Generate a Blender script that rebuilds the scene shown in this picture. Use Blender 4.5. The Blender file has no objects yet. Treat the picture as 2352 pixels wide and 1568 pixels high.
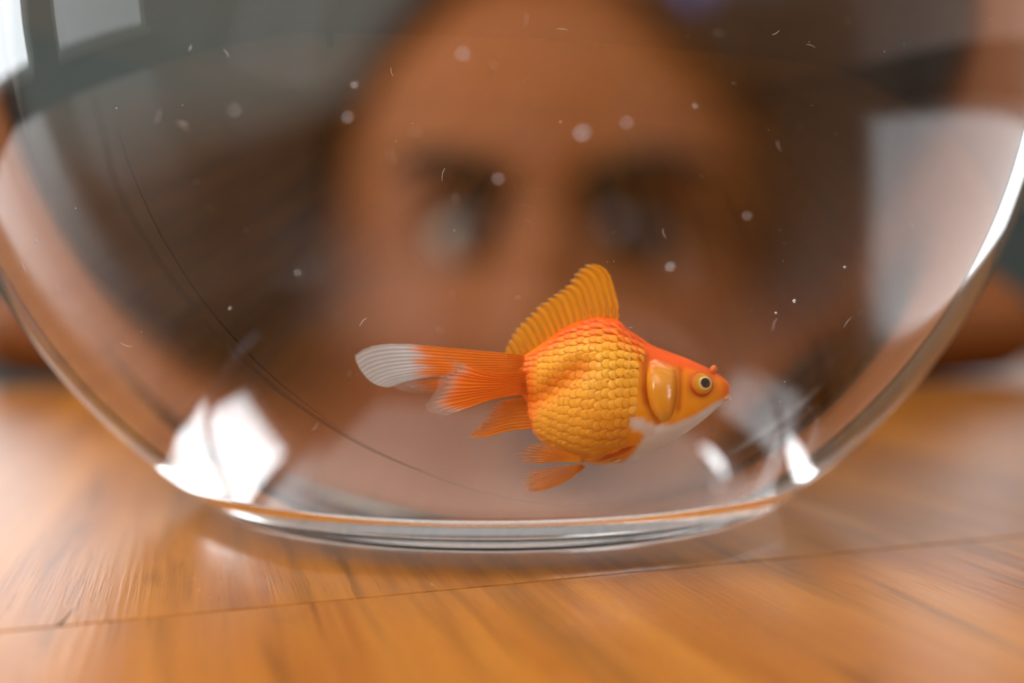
import bpy, bmesh, math, random
import numpy as np
from mathutils import Vector, Matrix
from mathutils.bvhtree import BVHTree

random.seed(4)
rng = np.random.default_rng(7)
S = bpy.context.scene
COL = S.collection

# ------------------------------------------------------------------ camera, world, exposure
cam_data = bpy.data.cameras.new('camera')
cam = bpy.data.objects.new('camera', cam_data)
COL.objects.link(cam)
cam.location = (0, 0, 0.056)
cam.rotation_euler = (math.radians(90 - 2.611), 0, 0)
cam_data.sensor_width = 36.0
cam_data.lens = 36.0 * 2281 / 2352
cam_data.clip_start = 0.01
cam_data.clip_end = 50
cam_data.dof.use_dof = True
cam_data.dof.focus_distance = 0.192
cam_data.dof.aperture_fstop = 3.6
S.camera = cam

S.view_settings.view_transform = 'Standard'
S.view_settings.look = 'None'
S.view_settings.gamma = 1.0
S.view_settings.use_curve_mapping = False
S.view_settings.exposure = 0.25
S.cycles.max_bounces = 14
S.cycles.transmission_bounces = 14
S.cycles.glossy_bounces = 6
S.cycles.diffuse_bounces = 3
S.cycles.transparent_max_bounces = 24
S.cycles.sample_clamp_indirect = 25.0
S.cycles.use_denoising = True

world = bpy.data.worlds.new('overcast_sky')
S.world = world
world.use_nodes = True
bg = world.node_tree.nodes['Background']
bg.inputs[0].default_value = (0.83, 0.90, 1.0, 1)
bg.inputs[1].default_value = 1.0

# ------------------------------------------------------------------ helpers
def srgb(r, g, b):
    f = lambda c: (c / 255 / 12.92) if c / 255 <= 0.04045 else ((c / 255 + 0.055) / 1.055) ** 2.4
    return (f(r), f(g), f(b), 1.0)

def new_mat(name):
    m = bpy.data.materials.new(name)
    m.use_nodes = True
    nt = m.node_tree
    for n in list(nt.nodes):
        nt.nodes.remove(n)
    out = nt.nodes.new('ShaderNodeOutputMaterial')
    return m, nt, out

def plain(name, col, rough=0.6, noise=0.0, scale=20.0, spec=0.5, sss=0.0, metal=0.0):
    m, nt, out = new_mat(name)
    p = nt.nodes.new('ShaderNodeBsdfPrincipled')
    p.inputs['Roughness'].default_value = rough
    p.inputs['Metallic'].default_value = metal
    p.inputs['Specular IOR Level'].default_value = spec
    if noise > 0:
        tc = nt.nodes.new('ShaderNodeTexCoord')
        nz = nt.nodes.new('ShaderNodeTexNoise')
        nz.inputs['Scale'].default_value = scale
        nz.inputs['Detail'].default_value = 4
        nt.links.new(tc.outputs['Object'], nz.inputs['Vector'])
        mx = nt.nodes.new('ShaderNodeMix')
        mx.data_type = 'RGBA'
        mx.inputs[6].default_value = tuple(c * (1 - noise) for c in col[:3]) + (1,)
        mx.inputs[7].default_value = tuple(min(1, c * (1 + noise)) for c in col[:3]) + (1,)
        nt.links.new(nz.outputs['Fac'], mx.inputs[0])
        nt.links.new(mx.outputs[2], p.inputs['Base Color'])
    else:
        p.inputs['Base Color'].default_value = col
    if sss:
        p.inputs['Subsurface Weight'].default_value = sss
        p.inputs['Subsurface Radius'].default_value = (0.01, 0.004, 0.002)
    nt.links.new(p.outputs[0], out.inputs[0])
    return m

def mesh_obj(name, verts, faces, mat=None, parent=None, smooth=True, cols=None, alphas=None, loc=None, mat_idx=None):
    me = bpy.data.meshes.new(name)
    me.from_pydata([tuple(v) for v in verts], [], [tuple(f) for f in faces])
    if smooth:
        me.polygons.foreach_set('use_smooth', [True] * len(me.polygons))
    if cols is not None:
        a = me.attributes.new('pigment', 'FLOAT_COLOR', 'POINT')
        buf = np.ones((len(verts), 4), np.float32)
        buf[:, :3] = np.asarray(cols)[:, :3]
        if alphas is not None:
            buf[:, 3] = alphas
        a.data.foreach_set('color', buf.ravel())
    for mm in (mat if isinstance(mat, (list, tuple)) else [mat]):
        if mm:
            me.materials.append(mm)
    if mat_idx is not None:
        me.polygons.foreach_set('material_index', mat_idx)
    me.update()
    o = bpy.data.objects.new(name, me)
    COL.objects.link(o)
    if parent:
        o.parent = parent
    if loc is not None:
        o.location = loc
    return o

def empty(name, loc=(0, 0, 0), rotz=0.0):
    o = bpy.data.objects.new(name, None)
    o.empty_display_size = 0.02
    COL.objects.link(o)
    o.location = loc
    o.rotation_euler = (0, 0, rotz)
    return o

def tag(o, label=None, cat=None, group=None, kind=None):
    if label: o['label'] = label
    if cat: o['category'] = cat
    if group: o['group'] = group
    if kind: o['kind'] = kind
    return o

def box_vf(x0, x1, y0, y1, z0, z1, bev=0.0):
    """box, optionally with chamfered edges, as verts + faces"""
    bm = bmesh.new()
    bmesh.ops.create_cube(bm, size=1.0)
    for v in bm.verts:
        v.co = Vector(((x0 + x1) / 2 + v.co.x * (x1 - x0), (y0 + y1) / 2 + v.co.y * (y1 - y0), (z0 + z1) / 2 + v.co.z * (z1 - z0)))
    if bev > 0:
        bmesh.ops.bevel(bm, geom=bm.edges[:], offset=bev, segments=2, affect='EDGES', profile=0.5)
    bm.verts.index_update()
    vs = [v.co.copy() for v in bm.verts]
    fs = [[v.index for v in f.verts] for f in bm.faces]
    bm.free()
    return vs, fs

def box(name, x0, x1, y0, y1, z0, z1, mat, parent=None, bev=0.0, smooth=False):
    vs, fs = box_vf(x0, x1, y0, y1, z0, z1, bev)
    return mesh_obj(name, vs, fs, mat, parent, smooth)

def lathe(profile, seg=64, cx=0, cy=0, close_first=True, close_last=True):
    """profile of (r, z) from bottom to top -> verts, faces with outward normals"""
    vs, fs, rings = [], [], []
    for r, z in profile:
        if r < 1e-7:
            vs.append((cx, cy, z)); rings.append([len(vs) - 1])
        else:
            b = len(vs)
            for k in range(seg):
                a = 2 * math.pi * k / seg
                vs.append((cx + r * math.cos(a), cy + r * math.sin(a), z))
            rings.append(list(range(b, b + seg)))
    for A, B in zip(rings, rings[1:]):
        for k in range(seg):
            k2 = (k + 1) % seg
            if len(A) == 1 and len(B) == 1: continue
            if len(A) == 1: fs.append((A[0], B[k2], B[k]))
            elif len(B) == 1: fs.append((A[k], A[k2], B[0]))
            else: fs.append((A[k], A[k2], B[k2], B[k]))
    return vs, fs

def tube_vf(path, radii, sides=6, caps=True):
    path = [Vector(p) for p in path]
    vs, fs = [], []
    n = len(path)
    up = Vector((0, 0, 1))
    for i, p in enumerate(path):
        t = (path[min(i + 1, n - 1)] - path[max(i - 1, 0)]).normalized()
        u = t.cross(up)
        if u.length < 1e-4: u = t.cross(Vector((0, 1, 0)))
        u.normalize(); w = u.cross(t).normalized()
        r = radii[i] if hasattr(radii, '__len__') else radii
        for k in range(sides):
            a = 2 * math.pi * k / sides
            vs.append(p + (u * math.cos(a) + w * math.sin(a)) * r)
    for i in range(n - 1):
        for k in range(sides):
            k2 = (k + 1) % sides
            fs.append((i * sides + k, i * sides + k2, (i + 1) * sides + k2, (i + 1) * sides + k))
    if caps:
        fs.append(tuple(range(sides))[::-1]); fs.append(tuple(range((n - 1) * sides, n * sides)))
    return vs, fs

def poly_param(pts, n):
    """resample a polyline to n points, even in length, smoothed by Catmull-Rom"""
    P = np.array(pts, float)
    Q = []
    ext = np.vstack([2 * P[0] - P[1], P, 2 * P[-1] - P[-2]])
    for i in range(1, len(ext) - 2):
        p0, p1, p2, p3 = ext[i - 1], ext[i], ext[i + 1], ext[i + 2]
        for t in np.linspace(0, 1, 12, endpoint=False):
            Q.append(0.5 * ((2 * p1) + (-p0 + p2) * t + (2 * p0 - 5 * p1 + 4 * p2 - p3) * t * t + (-p0 + 3 * p1 - 3 * p2 + p3) * t ** 3))
    Q.append(P[-1]); Q = np.array(Q)
    d = np.r_[0, np.cumsum(np.linalg.norm(np.diff(Q, axis=0), axis=1))]
    s = np.linspace(0, d[-1], n)
    return np.stack([np.interp(s, d, Q[:, k]) for k in range(Q.shape[1])], 1)

def glass(name, ior, col=(1, 1, 1, 1)):
    m, nt, out = new_mat(name)
    g = nt.nodes.new('ShaderNodeBsdfGlass')
    g.inputs['Color'].default_value = col
    g.inputs['Roughness'].default_value = 0.0
    g.inputs['IOR'].default_value = ior
    nt.links.new(g.outputs[0], out.inputs[0])
    return m

# ------------------------------------------------------------------ room shell
m_wall = plain('grey_plaster', srgb(80, 86, 82), 0.9, 0.06, 3)
m_wall_front = plain('dark_panelling', srgb(70, 62, 54), 0.8, 0.1, 3)
m_ceil = plain('white_plaster', srgb(225, 226, 226), 0.9, 0.03, 3)
m_floor = plain('dark_oak_floor', srgb(104, 72, 46), 0.5, 0.2, 6)
m_white = plain('white_painted_wood', srgb(226, 228, 226), 0.45)

def daylight(name, strength, col=(0.90, 0.96, 1.0, 1)):
    m, nt, out = new_mat(name)
    e = nt.nodes.new('ShaderNodeEmission')
    e.inputs[0].default_value = col
    e.inputs[1].default_value = strength
    nt.links.new(e.outputs[0], out.inputs[0])
    return m

FZ, CZ = -0.74, 1.95
X0, X1, Y0, Y1 = -2.1, 1.6, -1.7, 2.6

def wall_with_hole(name, axis, pos, a0, a1, h0, h1, holes, mat, th=0.12):
    """wall in the plane axis=pos made of solid blocks around its window openings"""
    xs = sorted({a0, a1} | {h[0] for h in holes} | {h[1] for h in holes})
    zs = sorted({h0, h1} | {h[2] for h in holes} | {h[3] for h in holes})
    V, F = [], []
    for i in range(len(xs) - 1):
        for j in range(len(zs) - 1):
            cx, cz = (xs[i] + xs[i + 1]) / 2, (zs[j] + zs[j + 1]) / 2
            if any(h[0] < cx < h[1] and h[2] < cz < h[3] for h in holes): continue
            lo, hi = (pos, pos + th) if th > 0 else (pos + th, pos)
            if axis == 'y': v, f = box_vf(xs[i], xs[i + 1], lo, hi, zs[j], zs[j + 1])
            else: v, f = box_vf(lo, hi, xs[i], xs[i + 1], zs[j], zs[j + 1])
            b = len(V); V += v; F += [[k + b for k in q] for q in f]
    return tag(mesh_obj(name, V, F, mat, smooth=False), kind='structure')

def window(name, axis, pos, a0, a1, z0, z1, strength, th, mull=1):
    """window in an opening: frame bars, a glowing daylight pane and a sill"""
    w = tag(empty(name, (pos, (a0 + a1) / 2, z0) if axis == 'x' else ((a0 + a1) / 2, pos, z0)), kind='structure')
    L = Vector(w.location)
    def bx(nm, p0, p1, q0, q1, d0, d1, mat):
        lo, hi = sorted((pos + d0 * th, pos + d1 * th))
        if axis == 'y': v, f = box_vf(p0, p1, lo, hi, q0, q1)
        else: v, f = box_vf(lo, hi, p0, p1, q0, q1)
        return mesh_obj(nm, [Vector(c) - L for c in v], f, mat, w, False)
    t = 0.035
    bx('window_frame', a0, a0 + t, z0, z1, 0.3, 0.7, m_white)
    bx('window_frame', a1 - t, a1, z0, z1, 0.3, 0.7, m_white)
    bx('window_frame', a0 + t, a1 - t, z0, z0 + t, 0.3, 0.7, m_white)
    bx('window_frame', a0 + t, a1 - t, z1 - t, z1, 0.3, 0.7, m_white)
    bx('window_sill', a0, a1, z0 - 0.03, z0, -0.35, 0.3, m_white)
    step = (a1 - a0 - 2 * t) / (mull + 1)
    mat = daylight(name + '_daylight', strength)
    for k in range(mull + 1):
        s = a0 + t + k * step
        bx('pane', s + (0.012 if k else 0), s + step - (0.012 if k < mull else 0), z0 + t, z1 - t, 0.48, 0.52, mat)
        if k: bx('mullion', s - 0.012, s + 0.012, z0 + t, z1 - t, 0.35, 0.65, m_white)
    return w

W_BACK_L = (-1.75, -0.36, 0.30, 1.20)
W_BACK_R = (0.42, 1.45, 0.35, 1.10)
W_LEFT_NEAR = (-0.95, -0.10, 0.10, 1.65)
W_LEFT_FAR = (0.15, 1.35, 0.10, 1.65)
W_RIGHT = (-0.42, 0.26, 0.85, 1.88)
tag(box('floor', X0, X1, Y0, Y1, FZ - 0.1, FZ, m_floor), kind='structure')
tag(box('ceiling', X0, X1, Y0, Y1, CZ, CZ + 0.1, m_ceil), kind='structure')
wall_with_hole('wall_back', 'y', Y1, X0, X1, FZ, CZ, [W_BACK_L, W_BACK_R], m_wall, 0.12)
wall_with_hole('wall_front', 'y', Y0, X0, X1, FZ, CZ, [], m_wall_front, -0.12)
wall_with_hole('wall_left', 'x', X0, Y0, Y1, FZ, CZ, [W_LEFT_NEAR, W_LEFT_FAR], m_wall, -0.12)
wall_with_hole('wall_right', 'x', X1, Y0, Y1, FZ, CZ, [W_RIGHT], m_wall, 0.12)
window('window_1', 'y', Y1, *W_BACK_L, 2.9, 0.12, 1)
window('window_2', 'y', Y1, *W_BACK_R, 1.8, 0.12, 0)
window('window_3', 'x', X0, *W_LEFT_NEAR, 2.4, -0.12, 0)
window('window_4', 'x', X0, *W_LEFT_FAR, 8.0, -0.12, 1)
window('window_5', 'x', X1, *W_RIGHT, 11.0, 0.12, 0)
# two ceiling panels added as fill light, one behind the table, one nearer
def ceiling_light(x, y, LX, LY, power, label):
    light = tag(empty('ceiling_light', (x, y, CZ)), label, 'ceiling light', 'added ceiling fill panels')
    box('diffuser', -LX, LX, -LY, LY, -0.03, -0.012, daylight('ceiling_light_diffuser', power, (1.0, 0.97, 0.92, 1)), light)
    for a in ((-LX - 0.02, -LX, -LY - 0.02, LY + 0.02), (LX, LX + 0.02, -LY - 0.02, LY + 0.02), (-LX, LX, -LY - 0.02, -LY), (-LX, LX, LY, LY + 0.02)):
        box('frame', *a, -0.036, 0.0, m_white, light)
ceiling_light(-0.1, 0.72, 1.2, 0.50, 2.8, 'long added fill light on the ceiling above the child, behind the table')
ceiling_light(-0.2, -0.92, 1.5, 0.72, 1.35, 'long added ceiling fill light on the near side of the table')

# two round lights by the left wall, added for their reflections in the bowl
def round_light(nm, loc, axis, r_, power, label, cat):
    o = tag(empty(nm, loc), label, cat)
    q = Vector((0, 0, 1)).rotation_difference(Vector(axis))
    v, f = lathe([(0, 0), (r_ + 0.02, 0), (r_ + 0.02, 0.022), (r_, 0.026), (r_, 0.012), (0, 0.012)], 40)
    mesh_obj('housing', [q @ Vector(p) for p in v], f, m_white, o)
    v, f = lathe([(0, 0.013), (r_ - 0.002, 0.013), (r_ - 0.002, 0.020), (0, 0.024)], 40)
    mesh_obj('diffuser', [q @ Vector(p) for p in v], f, daylight(nm + '_diffuser', power, (0.95, 0.98, 1.0, 1)), o)
round_light('added_ceiling_spot', (-1.60, -0.40, CZ), (0, 0, -1), 0.23, 20.0, 'small added round light on the ceiling near the left wall', 'spotlight')
round_light('added_wall_light', (X0, 0.02, 1.42), (1, 0, 0), 0.13, 14.0, 'small added round white light high between the two windows of the left wall', 'wall light')

# round lamp on a stand, added out of view to brighten the fish
m_black = plain('black_metal', srgb(30, 30, 32), 0.4, metal=0.6)
LAMP, AIM = Vector((-0.36, -0.30, 0.66)), Vector((0.01, 0.22, 0.05))
lamp = tag(empty('added_fill_lamp', (LAMP.x, LAMP.y - 0.18, FZ)), 'added black fill lamp with a round white diffuser aimed at the fish bowl', 'lamp')
def lamp_part(nm, vs, fs, mat):
    o = lamp.location
    return mesh_obj(nm, [Vector(p) - o for p in vs], fs, mat, lamp)
dirn = (AIM - LAMP).normalized(); rot = Vector((0, 0, 1)).rotation_difference(dirn)
sp_ = lambda prof: [rot @ Vector(p) + LAMP for p in prof]
v, f = lathe([(0, -0.085), (0.030, -0.084), (0.040, -0.078), (0.060, -0.060), (0.120, -0.012), (0.160, 0.004), (0.162, 0.008), (0.156, 0.008), (0.150, 0.003), (0.0, -0.004)], 48)
lamp_part('lamp_shade', sp_(v), f, m_black)
v, f = lathe([(0.0, 0.001), (0.149, 0.0005), (0.152, 0.004), (0.0, 0.009)], 48)
lamp_part('diffuser', sp_(v), f, daylight('lamp_diffuser', 44.0, (1.0, 0.98, 0.95, 1)))
back = LAMP - dirn * 0.085
top = Vector((LAMP.x, LAMP.y - 0.18, back.z + 0.02))
v, f = tube_vf([Vector((top.x, top.y, FZ + 0.02)), top + Vector((0, 0, -0.06)), top, top.lerp(back, 0.5), back], 0.009, 10); lamp_part('pole', v, f, m_black)
v, f = lathe([(0, 0), (0.13, 0), (0.13, 0.012), (0.02, 0.022), (0, 0.024)], 40, top.x, top.y); lamp_part('base', [Vector(p) + Vector((0, 0, FZ)) for p in v], f, m_black)

# ------------------------------------------------------------------ table: boards butted end to end across the grain
def wood(name, c_lo, c_hi, c_dark, rough):
    m, nt, out = new_mat(name)
    N = nt.nodes.new; L = nt.links.new
    tc = N('ShaderNodeTexCoord'); oi = N('ShaderNodeObjectInfo')
    sh = N('ShaderNodeVectorMath'); sh.operation = 'MULTIPLY_ADD'
    cmb = N('ShaderNodeCombineXYZ')
    for k in range(3): L(oi.outputs['Random'], cmb.inputs[k])
    sh.inputs[1].default_value = (3.1, 7.7, 1.3)
    L(cmb.outputs[0], sh.inputs[0]); L(tc.outputs['Object'], sh.inputs[2])
    def stretched(sx, sy, scale, detail, dist=0.0, rgh=0.55):
        mp = N('ShaderNodeMapping'); mp.inputs['Scale'].default_value = (sx, sy, 1)
        L(sh.outputs[0], mp.inputs['Vector'])
        nz = N('ShaderNodeTexNoise'); nz.inputs['Scale'].default_value = scale
        nz.inputs['Detail'].default_value = detail; nz.inputs['Distortion'].default_value = dist
        nz.inputs['Roughness'].default_value = rgh
        L(mp.outputs[0], nz.inputs['Vector']); return nz
    def ramp(src, a, b, ca, cb):
        r = N('ShaderNodeValToRGB'); r.color_ramp.elements[0].position = a; r.color_ramp.elements[1].position = b
        r.color_ramp.elements[0].color = ca; r.color_ramp.elements[1].color = cb
        L(src, r.inputs[0]); return r
    def mix(f, a, b, mode='MIX'):
        x = N('ShaderNodeMix'); x.data_type = 'RGBA'; x.blend_type = mode
        for s, i in ((f, 0), (a, 6), (b, 7)):
            if hasattr(s, 'is_linked') or hasattr(s, 'node'): L(s, x.inputs[i])
            else: x.inputs[i].default_value = s
        return x.outputs[2]
    W, K = (1, 1, 1, 1), (0, 0, 0, 1)
    broad = ramp(stretched(60, 5, 1.0, 3, 0.6).outputs['Fac'], 0.32, 0.68, K, W)
    band = ramp(stretched(150, 9, 1.0, 3, 0.4).outputs['Fac'], 0.50, 0.72, K, W)
    fine = ramp(stretched(900, 22, 1.0, 4).outputs['Fac'], 0.42, 0.60, K, W)
    pore = ramp(stretched(1500, 60, 1.0, 2).outputs['Fac'], 0.64, 0.72, K, W)
    knot = ramp(stretched(75, 26, 1.0, 2).outputs['Fac'], 0.66, 0.80, K, W)
    c = mix(broad.outputs[0], c_lo, c_hi)
    b2 = N('ShaderNodeMath'); b2.operation = 'MULTIPLY'; b2.inputs[1].default_value = 0.72; L(band.outputs[0], b2.inputs[0])
    c = mix(b2.outputs[0], c, c_dark)
    f2 = N('ShaderNodeMath'); f2.operation = 'MULTIPLY'; f2.inputs[1].default_value = 0.30; L(fine.outputs[0], f2.inputs[0])
    c = mix(f2.outputs[0], c, c_hi)
    k2 = N('ShaderNodeMath'); k2.operation = 'MULTIPLY'; k2.inputs[1].default_value = 0.6; L(knot.outputs[0], k2.inputs[0])
    c = mix(k2.outputs[0], c, c_dark)
    p2 = N('ShaderNodeMath'); p2.operation = 'MULTIPLY'; p2.inputs[1].default_value = 0.5; L(pore.outputs[0], p2.inputs[0])
    c = mix(p2.outputs[0], c, c_dark)
    fleck = ramp(stretched(1100, 150, 1.0, 2).outputs['Fac'], 0.70, 0.76, K, W)
    q2 = N('ShaderNodeMath'); q2.operation = 'MULTIPLY'; q2.inputs[1].default_value = 0.45; L(fleck.outputs[0], q2.inputs[0])
    c = mix(q2.outputs[0], c, tuple(min(1, k * 1.5 + 0.08) for k in c_hi[:3]) + (1,))
    p = N('ShaderNodeBsdfPrincipled')
    L(c, p.inputs['Base Color']); p.inputs['Roughness'].default_value = rough; p.inputs['Specular IOR Level'].default_value = 0.42
    bp = N('ShaderNodeBump'); bp.inputs['Strength'].default_value = 0.12; bp.inputs['Distance'].default_value = 0.0004
    hs = N('ShaderNodeMath'); hs.operation = 'SUBTRACT'
    L(fine.outputs[0], hs.inputs[0]); L(pore.outputs[0], hs.inputs[1]); L(hs.outputs[0], bp.inputs['Height'])
    L(bp.outputs[0], p.inputs['Normal'])
    L(p.outputs[0], out.inputs[0])
    return m

m_oak = wood('oiled_table_wood', srgb(127, 69, 16), srgb(155, 96, 30), srgb(76, 41, 9), 0.31)
table = tag(empty('table', (0, 0.1914, 0), math.radians(17.93)), 'brown wooden table with plank joint under the fish bowl', 'table')
TH = 0.032
def board(x0, x1, y0, y1, dz=0.0):
    v, f = box_vf(x0 + 0.00003, x1 - 0.00003, y0, y1, -TH, dz, 0.00022)
    return mesh_obj('board', v, f, m_oak, table, False)
for x0, x1 in ((-1.0, -0.77), (-0.77, -0.55), (-0.55, -0.33), (-0.33, -0.11), (-0.11, 0.11), (0.11, 0.33), (0.33, 0.55), (0.55, 0.78)):
    board(x0, x1, -0.75, -0.0003)
for k, (x0, x1) in enumerate(((-1.0, -0.741), (-0.741, -0.521), (-0.521, -0.361), (-0.361, -0.201), (-0.201, 0.139), (0.139, 0.359), (0.359, 0.579), (0.579, 0.78))):
    board(x0, x1, 0.0003, 0.485, 0.0)
# a short split in the far board, running in from the joint
cv = [(-0.0813, 0.0003, 0.00004), (-0.0807, 0.0003, 0.00004), (-0.0800, 0.0050, 0.00004), (-0.0797, 0.0105, 0.00004), (-0.0803, 0.0050, 0.00004)]
cv += [(x, y, -0.002) for x, y, z in cv]
mesh_obj('split', cv, [(0, 1, 2, 3, 4), (9, 8, 7, 6, 5)] + [(k, k + 5, (k + 1) % 5 + 5, (k + 1) % 5) for k in range(5)], plain('split_wood', srgb(52, 28, 10), 0.8, spec=0.1), table, False)['label'] = 'short dark split beside the joint'
m_leg = wood('table_leg_wood', srgb(150, 88, 38), srgb(180, 112, 54), srgb(100, 56, 20), 0.4)
for sx, sy in ((-0.9, -0.66), (0.68, -0.66), (-0.9, 0.40), (0.68, 0.40)):
    box('leg', sx - 0.035, sx + 0.035, sy - 0.035, sy + 0.035, FZ - 0.0, -TH, m_leg, table, 0.006)
box('apron', -0.86, 0.64, -0.67, -0.645, -TH - 0.08, -TH, m_leg, table, 0.003)
box('apron', -0.86, 0.64, 0.385, 0.41, -TH - 0.08, -TH, m_leg, table, 0.003)
box('apron', -0.912, -0.888, -0.62, 0.36, -TH - 0.08, -TH, m_leg, table, 0.003)
box('apron', 0.668, 0.692, -0.62, 0.36, -TH - 0.08, -TH, m_leg, table, 0.003)

# ------------------------------------------------------------------ fish bowl (thick glass) and its water
R, RI = 0.140, 0.1368
BX, BY, BZ = -0.0048, 0.2827, 0.1195          # centre of the sphere above the table
ZB, ZW, ZT = 0.0007, 0.206, 0.213             # foot, water line, start of the lip
m_glass = glass('clear_glass', 1.5)
m_water_side = glass('water_against_glass', 1.333 / 1.5)
m_water_top = glass('water_surface', 1.333)
def arc(r, z0, z1, n):
    a0, a1 = math.asin((z0 - BZ) / r), math.asin((z1 - BZ) / r)
    return [(r * math.cos(a0 + (a1 - a0) * k / n), BZ + r * math.sin(a0 + (a1 - a0) * k / n)) for k in range(n + 1)]
bowl = tag(empty('fish_bowl', (BX, BY, 0)), 'round clear glass fish bowl filled with water on the wooden table', 'fish bowl')
zj = 0.0056
rj = math.sqrt(R * R - (zj - BZ) ** 2)
foot = [(0.0, 0.0050), (0.030, 0.0048), (0.050, 0.0034), (0.060, 0.0018), (0.0655, ZB), (0.0695, ZB + 0.0001), (0.0730, 0.0008), (0.0765, 0.0019), (0.0795, 0.0035), (rj - 0.0006, 0.0047)]
outer = foot + arc(R, zj, ZT, 110)
rt = outer[-1][0]
lip = [(rt - 0.0006, ZT + 0.0012), (rt - 0.0013, ZT + 0.0017), (rt - 0.0022, ZT + 0.0014), (rt - 0.0029, ZT + 0.0007)]
dry = arc(RI, ZT, ZW, 14)
v, f = lathe(outer + lip + dry, 224)
o = mesh_obj('bowl_wall', v, f, m_glass, bowl)
# the water body: wet floor, fillet, sphere, flat top
ZF = 0.0105
wet = [(0, ZF), (0.02, ZF), (0.04, ZF), (0.060, ZF), (0.070, ZF + 0.0001), (0.0765, ZF + 0.0004), (0.0792, ZF + 0.0010)]
zs = ZF + 0.0021
wet += arc(RI, zs, ZW, 110)
v1, f1 = lathe(wet, 224)
rw = wet[-1][0]
v2, f2 = lathe([(rw, ZW), (rw * 0.97, ZW - 0.0004), (rw * 0.5, ZW - 0.0005), (0, ZW - 0.0005)], 224)
b = len(v1)
water = mesh_obj('water', v1 + v2, f1 + [[i + b for i in q] for q in f2], [m_water_side, m_water_top], None, True,
                 loc=(BX, BY, 0), mat_idx=[0] * len(f1) + [1] * len(f2))
tag(water, 'clear water filling the round glass fish bowl', 'water')

# ------------------------------------------------------------------ the child behind the table
def skin_mat(name, use_attr=True):
    m, nt, out = new_mat(name)
    p = nt.nodes.new('ShaderNodeBsdfPrincipled')
    a = nt.nodes.new('ShaderNodeAttribute'); a.attribute_name = 'pigment'
    nt.links.new(a.outputs['Color'], p.inputs['Base Color'])
    p.inputs['Roughness'].default_value = 0.55; p.inputs['Specular IOR Level'].default_value = 0.12
    nt.links.new(p.outputs[0], out.inputs[0])
    return m
m_skin = skin_mat('skin')
m_hair = plain('dark_brown_hair', srgb(32, 19, 9), 0.8, 0.3, 60, spec=0.08)
m_shirt = plain('brown_cotton', srgb(30, 21, 10), 0.95, 0.2, 40, spec=0.1)
m_trouser = plain('grey_trousers', srgb(70, 72, 80), 0.95, 0.15, 40)

HEAD = Vector((0.0075, 0.634, 0.1415)); YAW = math.radians(-3)
def g(x, s): return np.exp(-(x / s) ** 2)
def head_surface(nu=120, nv=90, grow=0.0):
    """child's head about the point between the ears at eye height, face towards -y"""
    V = np.zeros((nv + 1, nu, 3))
    for j in range(nv + 1):
        th = math.pi * j / nv
        for i in range(nu):
            ph = 2 * math.pi * i / nu
            V[j, i] = (math.sin(th) * math.cos(ph), math.sin(th) * math.sin(ph), -math.cos(th))
    d = V
    x, y, z = d[..., 0], d[..., 1], d[..., 2]
    up = np.clip(z, 0, 1); dn = np.clip(-z, 0, 1)
    X = x * (0.0560 + 0.004 * up * (1 - up) * 4 - 0.012 * dn ** 1.3)
    Yb = np.clip(y, 0, 1); Yf = np.clip(-y, 0, 1)
    Y = y * np.where(y > 0, 0.090 - 0.030 * dn, 0.076 - 0.004 * dn)
    Z = z * np.where(z > 0, 0.092, 0.086)
    fr = np.clip(-y, 0, 1) ** 0.6
    dy = np.zeros_like(X)
    dy += 0.016 * g(X, 0.0085) * g(Z + 0.027, 0.012) + 0.010 * g(X, 0.0055) * g(Z + 0.010, 0.014)
    dy += 0.006 * g(np.abs(X) - 0.008, 0.006) * g(Z + 0.031, 0.007)
    dy -= 0.0100 * (g(X - 0.0198, 0.014) + g(X + 0.0198, 0.014)) * g(Z, 0.0105)
    dy += 0.0035 * (g(X - 0.027, 0.016) + g(X + 0.027, 0.016)) * g(Z - 0.020, 0.008)
    dy += 0.0070 * (g(X - 0.034, 0.018) + g(X + 0.034, 0.018)) * g(Z + 0.032, 0.020)
    dy += 0.0060 * g(X, 0.019) * g(Z + 0.052, 0.011)
    dy += 0.0030 * g(X, 0.015) * (g(Z + 0.0475, 0.0035) + g(Z + 0.0565, 0.004))
    dy -= 0.0040 * g(X, 0.017) * g(Z + 0.052, 0.0018)
    dy += 0.0070 * g(X, 0.016) * g(Z + 0.076, 0.010)
    Y = Y - dy * fr
    P = np.stack([X, Y, Z], -1)
    if grow:
        n = P / np.linalg.norm(P, axis=-1, keepdims=True)
        P = P + n * grow
    F = [(j * nu + i, j * nu + (i + 1) % nu, (j + 1) * nu + (i + 1) % nu, (j + 1) * nu + i) for j in range(nv) for i in range(nu)]
    return P.reshape(-1, 3), F

def capsule_chain(pts, radii, sides=14):
    """closed tapered limb through the joints, with round ends"""
    P = [Vector(p) for p in pts]; Rr = list(radii)
    d0 = (P[0] - P[1]).normalized(); d1 = (P[-1] - P[-2]).normalized()
    path, rad = [], []
    for a in (90, 60, 30):
        path.append(P[0] + d0 * Rr[0] * math.sin(math.radians(a))); rad.append(max(Rr[0] * math.cos(math.radians(a)), 0.0004))
    Q = poly_param([tuple(p) + (r,) for p, r in zip(P, Rr)], 4 * len(P))
    for q in Q: path.append(Vector(q[:3])); rad.append(q[3])
    for a in (30, 60, 90):
        path.append(P[-1] + d1 * Rr[-1] * math.sin(math.radians(a))); rad.append(max(Rr[-1] * math.cos(math.radians(a)), 0.0004))
    return tube_vf(path, rad, sides)

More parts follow.
